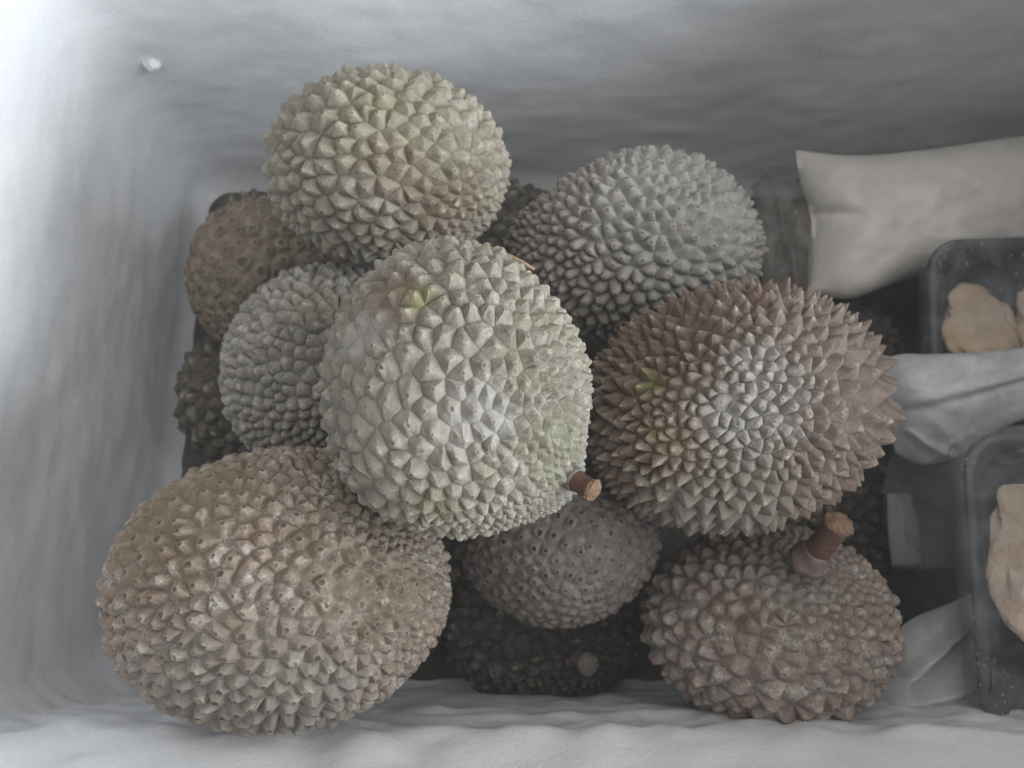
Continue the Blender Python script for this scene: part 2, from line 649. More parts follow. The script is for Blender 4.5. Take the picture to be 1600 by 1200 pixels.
        geo[i] = (W, A, n, rings, corner_idx, to_world((site)[None])[0], dm)
    return dict(root=root, info=info, geo=geo, mat=name_mat, c=c, ax=ax, radii=radii, radial=radial, surf=surf, base=base, max_parts=max_parts, min_px=min_px, ridge=ridge, seed=seed, to_world=to_world,
                normal=normal, vdir=vdir)


def thorn_faces(n, rings, o=0):
    Fc = []
    for r in range(rings - 1):
        for j in range(n):
            a, b = o + r * n + j, o + r * n + (j + 1) % n
            Fc.append((a, b, b + n, a + n))
    last = o + rings * n
    for j in range(n):
        Fc.append((o + (rings - 1) * n + j, o + (rings - 1) * n + (j + 1) % n, last))
    return Fc


def hidden(pt, own):
    """does another durian stand between the camera and this point"""
    d = pt - CAM
    for D in DURIANS:
        if D is own: continue
        oc = (CAM - D['c']) @ D['ax'].T / (D['radii'] * 1.03)
        dd = d @ D['ax'].T / (D['radii'] * 1.03)
        A = dd @ dd; B = oc @ dd; C = oc @ oc - 1
        disc = B * B - A * C
        if disc > 0:
            t = (-B - math.sqrt(disc)) / A
            if 0 < t < 0.97: return True
    return False


def finish_durian(D):
    root = D['root']; mat = D['mat']
    base = D['base']
    # the husk the thorns grow from
    bm = bmesh.new()
    bmesh.ops.create_icosphere(bm, subdivisions=5, radius=1.0)
    dirs = np.array([v.co[:] for v in bm.verts]); dirs = unit(dirs)
    P = D['to_world'](D['surf'](dirs) - D['normal'](dirs) * 0.0022)
    for v, p in zip(bm.verts, P): v.co = p - base
    for f in bm.faces: f.smooth = True
    me = bpy.data.meshes.new('husk'); bm.to_mesh(me); bm.free()
    link('husk', me, mat, root)
    vis = []
    for (i, px, py, facing, pxs, zz) in D['info']:
        if facing > -0.10 and -15 < px < 1615 and -15 < py < 1215 and pxs >= D['min_px'] and not hidden(D['geo'][i][5] + (CAM - D['geo'][i][5]) * 0.01, D):
            vis.append((pxs, i))
    vis.sort(reverse=True)
    single = {i for _, i in vis[:D['max_parts']]}
    RV, RF, RA, RS = [], [], [], []
    o = 0
    for i, (W, A, n, rings, ci, sw, dm) in D['geo'].items():
        if i in single:
            Fc = thorn_faces(n, rings)
            sharp = None
            if D['ridge'] and dm < 0.3:
                sharp = [(r * n + j, (r + 1) * n + j) for j in ci if (W[j, 0] * 7919.0) % 1.0 < 0.3 for r in range(1, rings - 2)]
            me = mesh_from('thorn', W - sw, Fc, True, A, sharp)
            link('thorn', me, mat, root, tuple(sw - base))
        else:
            RV.append(W - base); RF += thorn_faces(n, rings, o); RA.append(A)
            o += len(W)
    if RV:
        me = mesh_from('thorn_cover', np.concatenate(RV), RF, True, np.concatenate(RA))
        r = link('thorn_cover', me, mat, root)
        r['kind'] = 'stuff'
    print('durian', root.name, 'thorns', len(D['geo']), 'visible', len(vis), 'parts', len(single))


def tube(name, pts, radii, mat, parent=None, base=None, seg=14, cap=True, wob=0.0, seed=0):
    pts = np.array(pts, float)
    rs = np.random.RandomState(seed)
    V, Fc = [], []
    n = len(pts)
    up = np.array([0.2, 0.3, 0.93])
    for i in range(n):
        d = unit(pts[min(i + 1, n - 1)] - pts[max(i - 1, 0)])
        u = unit(np.cross(d, up)); w = np.cross(d, u)
        for k in range(seg):
            a = 2 * math.pi * k / seg
            r = radii[i] * (1 + wob * math.sin(3 * a + i * 0.7 + seed) + wob * 0.6 * rs.normal())
            V.append(pts[i] + (u * math.cos(a) + w * math.sin(a)) * r)
    for i in range(n - 1):
        for k in range(seg):
            Fc.append((i * seg + k, i * seg + (k + 1) % seg, (i + 1) * seg + (k + 1) % seg, (i + 1) * seg + k))
    if cap:
        Fc.append(tuple(range(seg))[::-1]); Fc.append(tuple((n - 1) * seg + k for k in range(seg)))
    V = np.array(V)
    if base is not None: V = V - base
    me = mesh_from(name, V, Fc)
    return link(name, me, mat, parent)


MAT_STEM = simple_material('stalk_skin', (0.095, 0.045, 0.034), (0.14, 0.072, 0.052), rough=0.6, scale=160, bump=0.5, bdist=0.001)
MAT_COLLAR = simple_material('stalk_collar', (0.25, 0.19, 0.175), (0.18, 0.125, 0.115), rough=0.65, scale=120, bump=0.4, bdist=0.001)
MAT_CUT = simple_material('stalk_cut', (0.36, 0.235, 0.145), (0.22, 0.135, 0.085), rough=0.85, scale=260, bump=0.9, bdist=0.003)
MAT_CUT_PALE = simple_material('stalk_cut_pale', (0.46, 0.42, 0.37), (0.33, 0.29, 0.25), rough=0.85, scale=200, bump=0.9, bdist=0.003)


def stem(D, foot, mid, end, r0, r1, cut_mat, skin=None, collar=0.35, collar_mat=None):
    """stalk from the husk to its cut end, given as points of the place"""
    foot, mid, end = map(np.asarray, (foot, mid, end))
    base = D['base']
    bez = lambda t: foot * (1 - t) ** 2 + mid * 2 * t * (1 - t) + end * t * t
    ts = np.linspace(0, 1, 12)
    pts = [bez(t) for t in ts]
    rad = [(r0 * (1 - t) + r1 * t) * (1 + 0.05 * math.sin(9 * t + D['seed'])) for t in ts]
    s = tube('stem', pts, rad, skin or MAT_STEM, D['root'], base, seg=18, wob=0.03, seed=D['seed'])
    d = unit(pts[-1] - pts[-2])
    # collar where the stalk swells into the fruit
    k = [foot - unit(mid - foot) * r0 * 0.4] + [bez(t) for t in np.linspace(0, collar, 6)]
    kr = [r0 * 1.70, r0 * 1.46, r0 * 1.30, r0 * 1.20, r0 * 1.20, r0 * 1.13, r0 * 1.09]
    tube('collar', k, kr, collar_mat or MAT_COLLAR, s, base, seg=20, wob=0.03, seed=D['seed'] + 2)
    # rough cut end
    bm = bmesh.new()
    bmesh.ops.create_icosphere(bm, subdivisions=4, radius=1.0)
    u = unit(np.cross(d, [0.2, 0.3, 0.93])); w = np.cross(d, u)
    for v in bm.verts:
        q = v.co.normalized()
        sc = 1 + 0.22 * mnoise.fractal(q * 3.4 + Vector((D['seed'], 0, 0)), 1.0, 2.0, 3)
        p = pts[-1] + (u * q.x + w * q.y) * r1 * 1.08 * sc + d * (q.z * r1 * 0.42 * sc)
        v.co = p - base
    for f in bm.faces: f.smooth = True
    me = bpy.data.meshes.new('cut_end'); bm.to_mesh(me); bm.free()
    link('cut_end', me, cut_mat, s)


# ---- skins
def surf_pt(px, py, z): return at(px, py, z)


# where each fruit stands: picture centre, depth, half width, half height, half depth
PLACE = {'front': (713, 608, 0.50, 214, 234, 215), 'top': (605, 258, 0.635, 193, 156, 175), 'right': (1156, 638, 0.58, 246, 198, 200), 'big': (430, 920, 0.565, 275, 222, 235),
         'stalked': (1207, 980, 0.66, 204, 164, 185), 'grey': (990, 385, 0.72, 204, 155, 180), 'knob': (522, 584, 0.69, 178, 172, 172)}


def on(key, px, py):
    """the point of that fruit's skin seen at this place of the photograph"""
    cx, cy, z, a, b, rz = PLACE[key]
    q = 1 - ((px - cx) / a) ** 2 - ((py - cy) / b) ** 2
    return at(px, py, z - 0.95 * rz * z / FPX * math.sqrt(max(0.02, q)))


M_front = durian_material('skin_pale_green', (0.345, 0.325, 0.265), (0.295, 0.272, 0.215), (0.21, 0.19, 0.15), (0.13, 0.10, 0.075), dust=0.55,
    patches=[(on('front', 610, 480), 0.024, (0.27, 0.195, 0.145), 0.65, 0.7, 75), (on('front', 655, 470), 0.010, (0.33, 0.32, 0.14), 0.7, 0.6, 110),
             (on('front', 575, 530), 0.016, (0.52, 0.50, 0.48), 0.8, 0.6, 110), (on('front', 740, 650), 0.020, (0.47, 0.475, 0.47), 0.65, 0.7, 60),
             (on('front', 640, 640), 0.045, (0.43, 0.39, 0.34), 0.6, 0.5, 40), (on('front', 680, 780), 0.015, (0.28, 0.24, 0.16), 0.7, 0.4, 70),
             (on('front', 870, 700), 0.026, (0.27, 0.275, 0.19), 0.45, 0.8, 80), (on('front', 895, 745), 0.020, (0.33, 0.32, 0.31), 0.8, 0.4, 60)])
M_top = durian_material('skin_olive_cream', (0.36, 0.333, 0.265), (0.305, 0.278, 0.218), (0.195, 0.17, 0.125), (0.12, 0.09, 0.065), dust=0.4,
    patches=[(on('top', 590, 200), 0.035, (0.36, 0.33, 0.20), 0.35, 0.7, 50), (on('top', 610, 275), 0.028, (0.32, 0.245, 0.19), 0.4, 0.7, 60),
             (on('top', 715, 340), 0.035, (0.21, 0.16, 0.115), 0.7, 0.5, 50)])
M_right = durian_material('skin_brown', (0.25, 0.185, 0.143), (0.208, 0.148, 0.11), (0.135, 0.092, 0.066), (0.10, 0.065, 0.045), dust=0.5,
    patches=[(on('right', 1010, 590), 0.013, (0.24, 0.31, 0.06), 0.9, 0.5, 80), (on('right', 1190, 620), 0.040, (0.43, 0.42, 0.40), 0.8, 1.1, 75),
             (on('right', 1030, 690), 0.016, (0.38, 0.35, 0.18), 0.3, 1.5, 150), (on('right', 1350, 580), 0.07, (0.27, 0.215, 0.185), 0.7, 0.4, 30),
             (on('right', 1130, 800), 0.05, (0.29, 0.265, 0.225), 0.75, 0.4, 30), (on('right', 1040, 520), 0.05, (0.20, 0.135, 0.095), 0.6, 0.4, 30)])
M_big = durian_material('skin_tan', (0.365, 0.29, 0.235), (0.31, 0.237, 0.183), (0.165, 0.12, 0.09), (0.085, 0.058, 0.042), dust=0.85, scar=0.95, scar_lo=0.0,
    patches=[(on('big', 270, 790), 0.06, (0.29, 0.225, 0.15), 0.6, 0.5, 35), (on('big', 420, 1050), 0.014, (0.29, 0.28, 0.15), 0.55, 0.9, 90),
             (on('big', 600, 860), 0.06, (0.235, 0.20, 0.145), 0.6, 0.5, 35), (on('big', 400, 1090), 0.075, (0.315, 0.29, 0.26), 0.7, 0.4, 30),
             (on('big', 380, 990), 0.02, (0.32, 0.265, 0.19), 0.45, 0.9, 100)])
M_stalked = durian_material('skin_dusky', (0.345, 0.278, 0.24), (0.29, 0.225, 0.192), (0.19, 0.15, 0.127), (0.08, 0.055, 0.042), dust=0.75,
    patches=[(on('stalked', 1160, 980), 0.022, (0.22, 0.165, 0.115), 0.4, 0.8, 70), (on('stalked', 1250, 890), 0.03, (0.27, 0.245, 0.215), 0.7, 0.4, 40)])
M_grey = durian_material('skin_grey', (0.34, 0.31, 0.28), (0.285, 0.255, 0.225), (0.17, 0.14, 0.115), (0.085, 0.066, 0.052), dust=0.6, scar=0.95, scar_lo=-0.1,
    patches=[(on('grey', 1080, 330), 0.09, (0.43, 0.42, 0.40), 0.7, 0.4, 30)])
M_knob = durian_material('skin_grey_green', (0.33, 0.31, 0.275), (0.27, 0.255, 0.22), (0.165, 0.143, 0.115), (0.10, 0.085, 0.06), dust=0.55,
    patches=[(on('knob', 495, 480), 0.018, (0.27, 0.27, 0.15), 0.4, 0.8, 70)])
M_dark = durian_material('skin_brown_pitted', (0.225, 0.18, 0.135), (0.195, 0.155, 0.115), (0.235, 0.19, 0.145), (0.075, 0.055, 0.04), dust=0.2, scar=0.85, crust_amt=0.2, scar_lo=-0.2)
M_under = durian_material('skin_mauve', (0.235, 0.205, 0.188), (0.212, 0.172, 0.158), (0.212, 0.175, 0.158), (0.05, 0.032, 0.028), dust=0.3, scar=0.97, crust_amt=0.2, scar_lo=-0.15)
M_deep = durian_material('skin_shadow', (0.125, 0.11, 0.09), (0.105, 0.09, 0.072), (0.085, 0.068, 0.054), (0.07, 0.05, 0.04), dust=0.3)  # shade of the deep gaps is put into this darker skin

D2 = durian(M_front, 'pale green durian with broad flat thorns and white bloom, topmost of the heap', 713, 608, 0.50, 214, 234, rz=215, roll=12, thorn_px=43, H=0.36, soft=0.45, rnd=0.35, tip_r=0.15, prof=1.15,
            pole=(0.80, -0.60, 0.12), pole_ang=110, pole_size=0.42, crumble=[(on('front', 600, 545), 0.033, 0.0009, 900.0), (on('front', 680, 690), 0.045, 0.0006, 800.0)],
            heights=[((-0.55, -0.1, 0.85), 55, 0.55), ((0.6, 0.3, 0.6), 50, 1.25), ((0.8, -0.6, 0.1), 40, 0.8)], sizes=[((-0.5, -0.2, 0.85), 75, 1.3)],
            seed=11, lobes=0.03, lean=0.02, corner=0.10, dents=[((0.80, -0.66, 0.05), 26, 1.07), ((0.97, -0.22, 0.1), 26, 0.965), ((0.25, -0.97, 0.1), 30, 0.98)])
D1 = durian(M_top, 'cream olive durian with pointed thorns leaning on the back wall', 605, 258, 0.635, 193, 156, rz=175, thorn_px=40, H=0.38, soft=0.45, rnd=0.3, tip_r=0.15, prof=1.2, pole=(0.55, -0.6, -0.1), pole_ang=80, pole_size=0.5,
            seed=22, lean=0.05, corner=0.08, lobes=0.028)
D3 = durian(M_right, 'brown long-thorned durian with a bright green smear and white crust', 1156, 638, 0.58, 246, 198, rz=200, roll=12, thorn_px=32, H=0.74, soft=0.4, crumble=[(on('right', 1190, 620), 0.045, 0.0011, 1000.0)], prof=1.05, pole=(-0.15, 0.15, 0.95), pole_ang=70, pole_size=0.7,
            heights=[((-0.15, 0.1, 0.98), 60, 0.5), ((1, 0.2, 0.3), 70, 1.25)], domes=[((-0.1, 0.0, 1.0), 48, 0.9)], sizes=[((1, 0.1, 0.3), 60, 1.6), ((-0.1, -1.0, 0.3), 60, 1.6), ((0.3, 0, 1), 45, 1.2)], seed=33, lean=0.12, rnd=0.3, tip_r=0.07,
            dents=[((1, 0.25, 0.1), 45, 1.06), ((0.75, -0.7, 0), 35, 0.96)])
D4 = durian(M_big, 'large tan durian with blunt scarred thorns against the front wall', 430, 920, 0.565, 275, 222, rz=235, roll=4, thorn_px=40, H=0.38, soft=0.9, prof=1.0, pole=(0.85, 0.42, 0.2), pole_ang=100, pole_size=0.6,
            seed=44, lean=0.02, rnd=0.2, tip_r=0.26, corner=0.22, lobes=0.03, ridge=False, heights=[((0, -1, 0.2), 60, 1.35)], dents=[((0.8, 0.6, 0.1), 45, 0.95)])
D5 = durian(M_stalked, 'dusky brown durian with a thick cut stalk pointing up', 1207, 980, 0.66, 204, 164, rz=185, thorn_px=45, H=0.38, soft=0.7, prof=1.0, pole=(0.30, 0.70, 0.62), pole_ang=75, pole_size=0.42,
            seed=55, lean=0.10, rnd=0.35, tip_r=0.17, corner=0.1, ridge=False, heights=[((0.3, 0.7, 0.62), 26, 0.25)], domes=[((0.6, 0.2, 0.7), 55, 0.55)])
D6 = durian(M_grey, 'ash grey durian with knobbly thorns, behind the brown long-thorned one', 990, 385, 0.72, 204, 155, rz=180, roll=-4, thorn_px=30, H=0.54, soft=0.7, prof=1.0, pole=(-0.95, -0.1, 0.1), pole_ang=90, pole_size=0.65,
            seed=66, lean=0.05, rnd=0.4, tip_r=0.20, ridge=False, domes=[((-0.45, -0.75, 0.55), 85, 0.95)], dents=[((-0.72, 0.72, 0.1), 48, 0.80), ((-0.8, -0.6, 0), 40, 0.95), ((0.4, 0.9, 0.2), 30, 1.05)])
D7 = durian(M_knob, 'grey green durian with rounded knobs, left of the pale topmost one', 522, 584, 0.69, 178, 172, rz=172, thorn_px=30, H=0.50, soft=0.5, prof=0.95, pole=(0.2, -0.95, 0.2), pole_ang=100, pole_size=0.65,
            seed=77, lean=0.05, rnd=0.4, tip_r=0.20, dome=0.35, ridge=False, domes=[((-0.1, -0.8, 0.6), 75, 1.0)])
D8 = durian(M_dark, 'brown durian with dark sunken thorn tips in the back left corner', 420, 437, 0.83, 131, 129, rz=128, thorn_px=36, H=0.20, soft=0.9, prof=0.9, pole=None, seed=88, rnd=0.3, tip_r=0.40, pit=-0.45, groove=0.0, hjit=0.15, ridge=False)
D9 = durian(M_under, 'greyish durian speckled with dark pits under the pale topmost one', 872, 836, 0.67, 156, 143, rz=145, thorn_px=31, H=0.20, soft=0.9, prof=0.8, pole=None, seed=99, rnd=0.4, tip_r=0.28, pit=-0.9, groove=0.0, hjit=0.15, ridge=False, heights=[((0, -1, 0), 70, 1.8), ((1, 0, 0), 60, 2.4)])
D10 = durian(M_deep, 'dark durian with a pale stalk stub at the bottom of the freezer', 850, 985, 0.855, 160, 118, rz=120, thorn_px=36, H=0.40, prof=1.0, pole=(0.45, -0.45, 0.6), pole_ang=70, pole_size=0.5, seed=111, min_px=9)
D12 = durian(M_deep, 'durian added to darken the gap between the cream olive one and the ash grey one', 775, 400, 0.90, 125, 120, rz=110, thorn_px=38, H=0.4, prof=1.0, pole=None, seed=133, min_px=9)  # added fruit that fills this gap so it reads dark
D13 = durian(M_deep, 'durian added to darken the gap behind the tip of the brown long-thorned one', 1310, 560, 0.92, 105, 105, rz=105, thorn_px=38, H=0.4, prof=1.0, pole=None, seed=144, min_px=9)  # added fruit, darkens the gap past the thorn tips
D14 = durian(M_deep, 'durian added to darken the gap between the large tan one and the speckled greyish one', 655, 905, 0.90, 120, 115, rz=105, thorn_px=38, H=0.4, prof=1.0, pole=None, seed=155, min_px=9)  # added fruit, keeps the space between these fruits dark
D15 = durian(M_deep, 'durian added to darken the gap above the thick cut stalk', 1335, 800, 0.92, 115, 105, rz=100, thorn_px=38, H=0.4, prof=1.0, pole=None, seed=166, min_px=9)  # added fruit where the gap holds only shade
D16 = durian(M_deep, 'durian added to darken the back left corner, behind the brown pitted one', 402, 376, 0.93, 84, 80, rz=80, thorn_px=34, H=0.4, prof=1.0, pole=None, seed=177, min_px=9)  # added fruit, covers the floor edge and darkens the corner
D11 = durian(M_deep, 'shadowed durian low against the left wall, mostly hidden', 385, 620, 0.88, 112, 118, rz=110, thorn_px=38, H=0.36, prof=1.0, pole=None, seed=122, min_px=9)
DURIANS[:] = [D1, D2, D3, D4, D5, D6, D7, D8, D9, D10, D11, D12, D13, D14, D15, D16]
for D in DURIANS: finish_durian(D)

# stalks
stem(D5, at(1268, 872, 0.575), at(1284, 852, 0.557), at(1310, 818, 0.540), 0.0092, 0.0095, MAT_CUT)
stem(D2, at(885, 742, 0.475), at(902, 752, 0.468), at(926, 766, 0.460), 0.0066, 0.0064, MAT_CUT, collar=0.45, collar_mat=simple_material('stalk_collar_grey', (0.22, 0.205, 0.19), (0.16, 0.14, 0.13), rough=0.7, scale=120, bump=0.5, bdist=0.001))
stem(D10, at(890, 1020, 0.80), at(905, 1030, 0.775), at(919, 1038, 0.755), 0.0085, 0.0100, MAT_CUT_PALE, skin=MAT_COLLAR)

# dry twig on the pale durian
MAT_TWIG = simple_material('dry_straw', (0.36, 0.25, 0.17), (0.30, 0.19, 0.125), rough=0.6, scale=200, bump=0.3, bdist=0.001)
tw = [at(x, y, z) for x, y, z in ((640, 384, 0.500), (680, 376, 0.500), (730, 377, 0.500), (765, 388, 0.499), (800, 402, 0.497), (818, 411, 0.494), (835, 421, 0.492))]
t = tube('straw', tw, [0.0009, 0.0011, 0.0012, 0.0013, 0.0014, 0.0013, 0.0008], MAT_TWIG, seg=8)
tag(t, 'thin orange-brown straw lying along the top of the pale durian', 'straw')

# ------------------------------------------------------------------ bags and trays on the right
def curve_pts(pts, n):
    """smooth curve through points, n samples (Catmull-Rom)"""
    P = np.array(pts, float)
    P = np.vstack([2 * P[0] - P[1], P, 2 * P[-1] - P[-2]])
    segs = len(P) - 3
    out = []
    for k in range(n):
        f = k / (n - 1) * segs
        i = min(int(f), segs - 1); t = f - i
        a, b, c, d = P[i:i + 4]
        out.append(0.5 * (2 * b + (c - a) * t + (2 * a - 5 * b + 4 * c - d) * t * t + (3 * b - a - 3 * c + d) * t ** 3))
    return np.array(out)


def bag_mesh(name, top, bottom, left, right, bulge, wr, seed, nu=64, nv=48, flat=4.0, folds=()):
    """a filled bag: the four edges of its outline are given as (px, py, depth); two skins meet at the seam"""
    T = curve_pts([at(*p) for p in top], nu); B = curve_pts([at(*p) for p in bottom], nu)
    L = curve_pts([at(*p) for p in left], nv); Rr = curve_pts([at(*p) for p in right], nv)
    u = np.linspace(0, 1, nu)[None, :, None]; v = np.linspace(0, 1, nv)[:, None, None]
    C = (1 - v) * T[None] + v * B[None] + (1 - u) * L[:, None] + u * Rr[:, None] \
        - ((1 - u) * (1 - v) * T[0] + u * (1 - v) * T[-1] + (1 - u) * v * B[0] + u * v * B[-1])
    uu, vv = u[..., 0] * 2 - 1, v[..., 0] * 2 - 1
    prof = ((1 - np.abs(uu) ** flat) * (1 - np.abs(vv) ** flat)) ** 0.6
    P = C.reshape(-1, 3)
    wn = np.array([mnoise.fractal(Vector(p) * 16 + Vector((seed, 0, 0)), 0.9, 2.0, 4) for p in P]).reshape(nv, nu)
    cr = np.array([mnoise.ridged_multi_fractal(Vector(p) * 11 + Vector((seed * 2, 5, 0)), 0.9, 2.0, 3, 0.9, 2.0) for p in P]).reshape(nv, nu)
    cr = cr + 0.45 * np.array([mnoise.ridged_multi_fractal(Vector(p) * 34 + Vector((seed, 2, 7)), 0.9, 2.0, 3, 0.9, 2.0) - 1.0 for p in P]).reshape(nv, nu)
    edge = np.minimum(1, prof * 2 + 0.25)
    h = bulge * prof + wr * (wn * 0.8 + (cr - 1.0) * 0.35) * edge
    U2, V2 = np.broadcast_to(u[..., 0], (nv, nu)), np.broadcast_to(v[..., 0], (nv, nu))
    for (u0, v0, u1, v1, wdt, amp) in folds:
        d = np.array([u1 - u0, v1 - v0]); ln = np.linalg.norm(d); d /= ln
        s = np.clip((U2 - u0) * d[0] + (V2 - v0) * d[1], 0, ln)
        dist = np.hypot(U2 - (u0 + s * d[0]), V2 - (v0 + s * d[1]))
        h = h + amp * np.exp(-(dist / wdt) ** 2)
    front = C - F_ * h[..., None]
    back = C + F_ * (bulge * 0.7 * prof + 0.0008)[..., None]
    V = np.concatenate([front.reshape(-1, 3), back.reshape(-1, 3)])
    N = nu * nv
    Fc = []
    for j in range(nv - 1):
        for i in range(nu - 1):
            a = j * nu + i
            Fc.append((a, a + nu, a + nu + 1, a + 1))
            Fc.append((N + a, N + a + 1, N + a + nu + 1, N + a + nu))
    for i in range(nu - 1):
        Fc.append((i, i + 1, N + i + 1, N + i)); a = (nv - 1) * nu + i
        Fc.append((a + 1, a, N + a, N + a + 1))
    for j in range(nv - 1):
        a = j * nu; Fc.append((a + nu, a, N + a, N + a + nu)); a = j * nu + nu - 1
        Fc.append((a, a + nu, N + a + nu, N + a))
    return mesh_from(name, V, Fc)


MAT_POUCH = simple_material('milky_plastic', (0.66, 0.625, 0.58), (0.58, 0.55, 0.51), rough=0.45, scale=24, bump=0.25, bdist=0.003, bscale=45)
MAT_CARRIER = simple_material('white_plastic', (0.66, 0.67, 0.67), (0.58, 0.59, 0.59), rough=0.33, scale=14, bump=0.4, bdist=0.004, bscale=70, alpha=(0.55, 0.92, 18))
MAT_CLEAR = simple_material('clear_plastic', (0.42, 0.44, 0.43), (0.34, 0.37, 0.36), rough=0.28, scale=20, bump=0.4, bdist=0.003, alpha=(0.18, 0.5, 16), bscale=40)
MAT_FILM = simple_material('cling_film', (0.50, 0.53, 0.55), (0.40, 0.43, 0.45), rough=0.22, scale=30, bump=0.35, bdist=0.0015, alpha=(0.06, 0.26, 26), bscale=60, frost=True)
MAT_BLACK = simple_material('black_tray', (0.030, 0.032, 0.035), (0.042, 0.045, 0.048), rough=0.38, scale=30, bump=0.15, bdist=0.001)
MAT_LABEL = simple_material('paper_label', (0.40, 0.40, 0.38), (0.34, 0.34, 0.33), rough=0.6, scale=40, bump=0.2)
MAT_FOOD_A = simple_material('tan_food', (0.60, 0.49, 0.36), (0.50, 0.36, 0.24), rough=0.7, scale=30, bump=0.6, bdist=0.004, bscale=90)
MAT_FOOD_B = simple_material('pink_food', (0.60, 0.49, 0.40), (0.48, 0.36, 0.28), rough=0.7, scale=45, bump=0.8, bdist=0.005, bscale=110)

# white pillow pouch by the back wall
me = bag_mesh('pouch_skin', [(1243, 234, .86), (1330, 243, .855), (1430, 236, .85), (1590, 214, .85), (1720, 205, .85)], [(1262, 458, .84), (1330, 466, .83), (1420, 436, .83), (1520, 425, .83), (1720, 420, .83)],
              [(1243, 234, .86), (1252, 290, .86), (1268, 340, .855), (1264, 400, .85), (1262, 458, .84)], [(1720, 205, .85), (1730, 300, .84), (1720, 420, .83)], 0.045, 0.006, 3, flat=3.0, folds=[(0.0, 0.47, 0.16, 0.50, 0.03, -0.007), (0.02, 0.98, 0.25, 0.55, 0.08, 0.005)])
o = link('pouch', me, MAT_POUCH)
tag(o, 'milky white pillow-shaped pouch lying below the back wall', 'pouch')


def rounded_rect(w, h, r, n=8):
    P = []
    for (cx_, cy_, a0) in ((w / 2 - r, h / 2 - r, 0), (-w / 2 + r, h / 2 - r, 90), (-w / 2 + r, -h / 2 + r, 180), (w / 2 - r, -h / 2 + r, 270)):
        for i in range(n + 1):
            a = math.radians(a0 + 90 * i / n)
            P.append((cx_ + r * math.cos(a), cy_ + r * math.sin(a)))
    return np.array(P)


def tray(label, origin, right, up, w, h, depth, r, seed):
    """black food tray: flange, inner wall, floor and outer wall; cling film stretched over it"""
    right = unit(right); nrm = unit(np.cross(right, up)); up = np.cross(nrm, right)
    root = empty('food_tray', tuple(origin - nrm * depth))
    base = np.array(root.location)
    loc = lambda x, y, zz: origin + right * x + up * y + nrm * zz - base
    prof = [(-0.030, -depth, 0.6), (-0.012, -depth * 0.4, 0.8), (-0.003, -0.004, 1), (0.0, 0.0, 1), (-0.0015, 0.0025, 1), (-0.010, 0.0025, 0.95), (-0.013, 0.0, 0.9), (-0.018, -0.012, 0.85), (-0.028, -depth + 0.012, 0.7), (-0.036, -depth + 0.003, 0.6)]
    V, Fc = [], []
    k = None
    for (inset, zz, rf) in prof:
        P = rounded_rect(w + 2 * inset, h + 2 * inset, max(0.004, r + inset * 0.9))
        k = len(P)
        for p in P: V.append(loc(p[0], p[1], zz))
    for s in range(len(prof) - 1):
        for i in range(k):
            j = (i + 1) % k
            Fc.append((s * k + i, s * k + j, (s + 1) * k + j, (s + 1) * k + i))
    Fc.append(tuple(range(k))[::-1]); Fc.append(tuple((len(prof) - 1) * k + i for i in range(k)))
    link('tray_body', mesh_from('tray_body', np.array(V), Fc), MAT_BLACK, root)
    # film: sagging sheet over the opening and turned down the sides
    V, Fc = [], []
    fr = [(0.0, 0), (0.18, 0), (0.4, 0), (0.6, 0), (0.8, 0), (0.93, 0), (1.0, 0)]
    rings = [f for f, _ in fr]
    P1 = rounded_rect(w + 0.003, h + 0.003, r)
    k = len(P1)
    for f in rings:
        for p in P1:
            q = np.array(p) * max(f, 0.002)
            zz = 0.0045 - 0.006 * (1 - f ** 2) + 0.0022 * mnoise.fractal(Vector((q[0] * 30, q[1] * 30, seed)), 1.0, 2.0, 3)
            V.append(loc(q[0], q[1], zz))
    for (ins, zz) in ((0.002, -0.008), (0.000, -depth * 0.55), (-0.016, -depth * 0.95)):
        P = rounded_rect(w + 0.003 + 2 * ins, h + 0.003 + 2 * ins, r)
        for p in P:
            j = 0.003 * mnoise.fractal(Vector((p[0] * 45, p[1] * 45, seed + zz * 40)), 1.0, 2.0, 3)
            V.append(loc(p[0] * (1 + j * 4), p[1] * (1 + j * 4), zz))
    nr = len(V) // k
    for s in range(nr - 1):
        for i in range(k):
            j = (i + 1) % k
            Fc.append((s * k + i, s * k + j, (s + 1) * k + j, (s + 1) * k + i))
    link('cling_film', mesh_from('cling_film', np.array(V), Fc), MAT_FILM, root)
    tag(root, label, 'food tray', 'black food trays under cling film')
    return root, (lambda x, y, zz: loc(x, y, zz) + base), right, up, nrm


def food(label, p, radii, mat, seed, name='food_piece', amp=0.3):
    o = lump(name, p, radii, seed, mat, amp=amp)
    tag(o, label, 'food')
    return o


# upper tray
oA = at(1596, 500, 0.745)
rA, fA, *_ = tray('black food tray holding tan pieces, below the milky pouch', oA, R_ + 0.02 * U_ - 0.1 * F_, U_ - 0.05 * R_, 0.172, 0.160, 0.035, 0.030, 1)
food('rounded tan piece at the left in the black tray below the pouch', fA(-0.028, -0.008, -0.018), (0.036, 0.045, 0.013), MAT_FOOD_A, 3)
food('tan piece at the right in the black tray below the pouch', fA(0.030, -0.006, -0.018), (0.028, 0.042, 0.013), MAT_FOOD_A, 8)

# lower tray
oB = at(1672, 905, 0.62)
rB, fB, *_ = tray('large black food tray holding a pinkish block, by the front wall', oB, R_ + 0.07 * U_, U_ - 0.07 * R_, 0.160, 0.244, 0.030, 0.034, 2)
food('pinkish tan block of food filling the large black tray', fB(0.006, 0.008, -0.014), (0.060, 0.100, 0.013), MAT_FOOD_B, 5, name='food_block', amp=0.22)

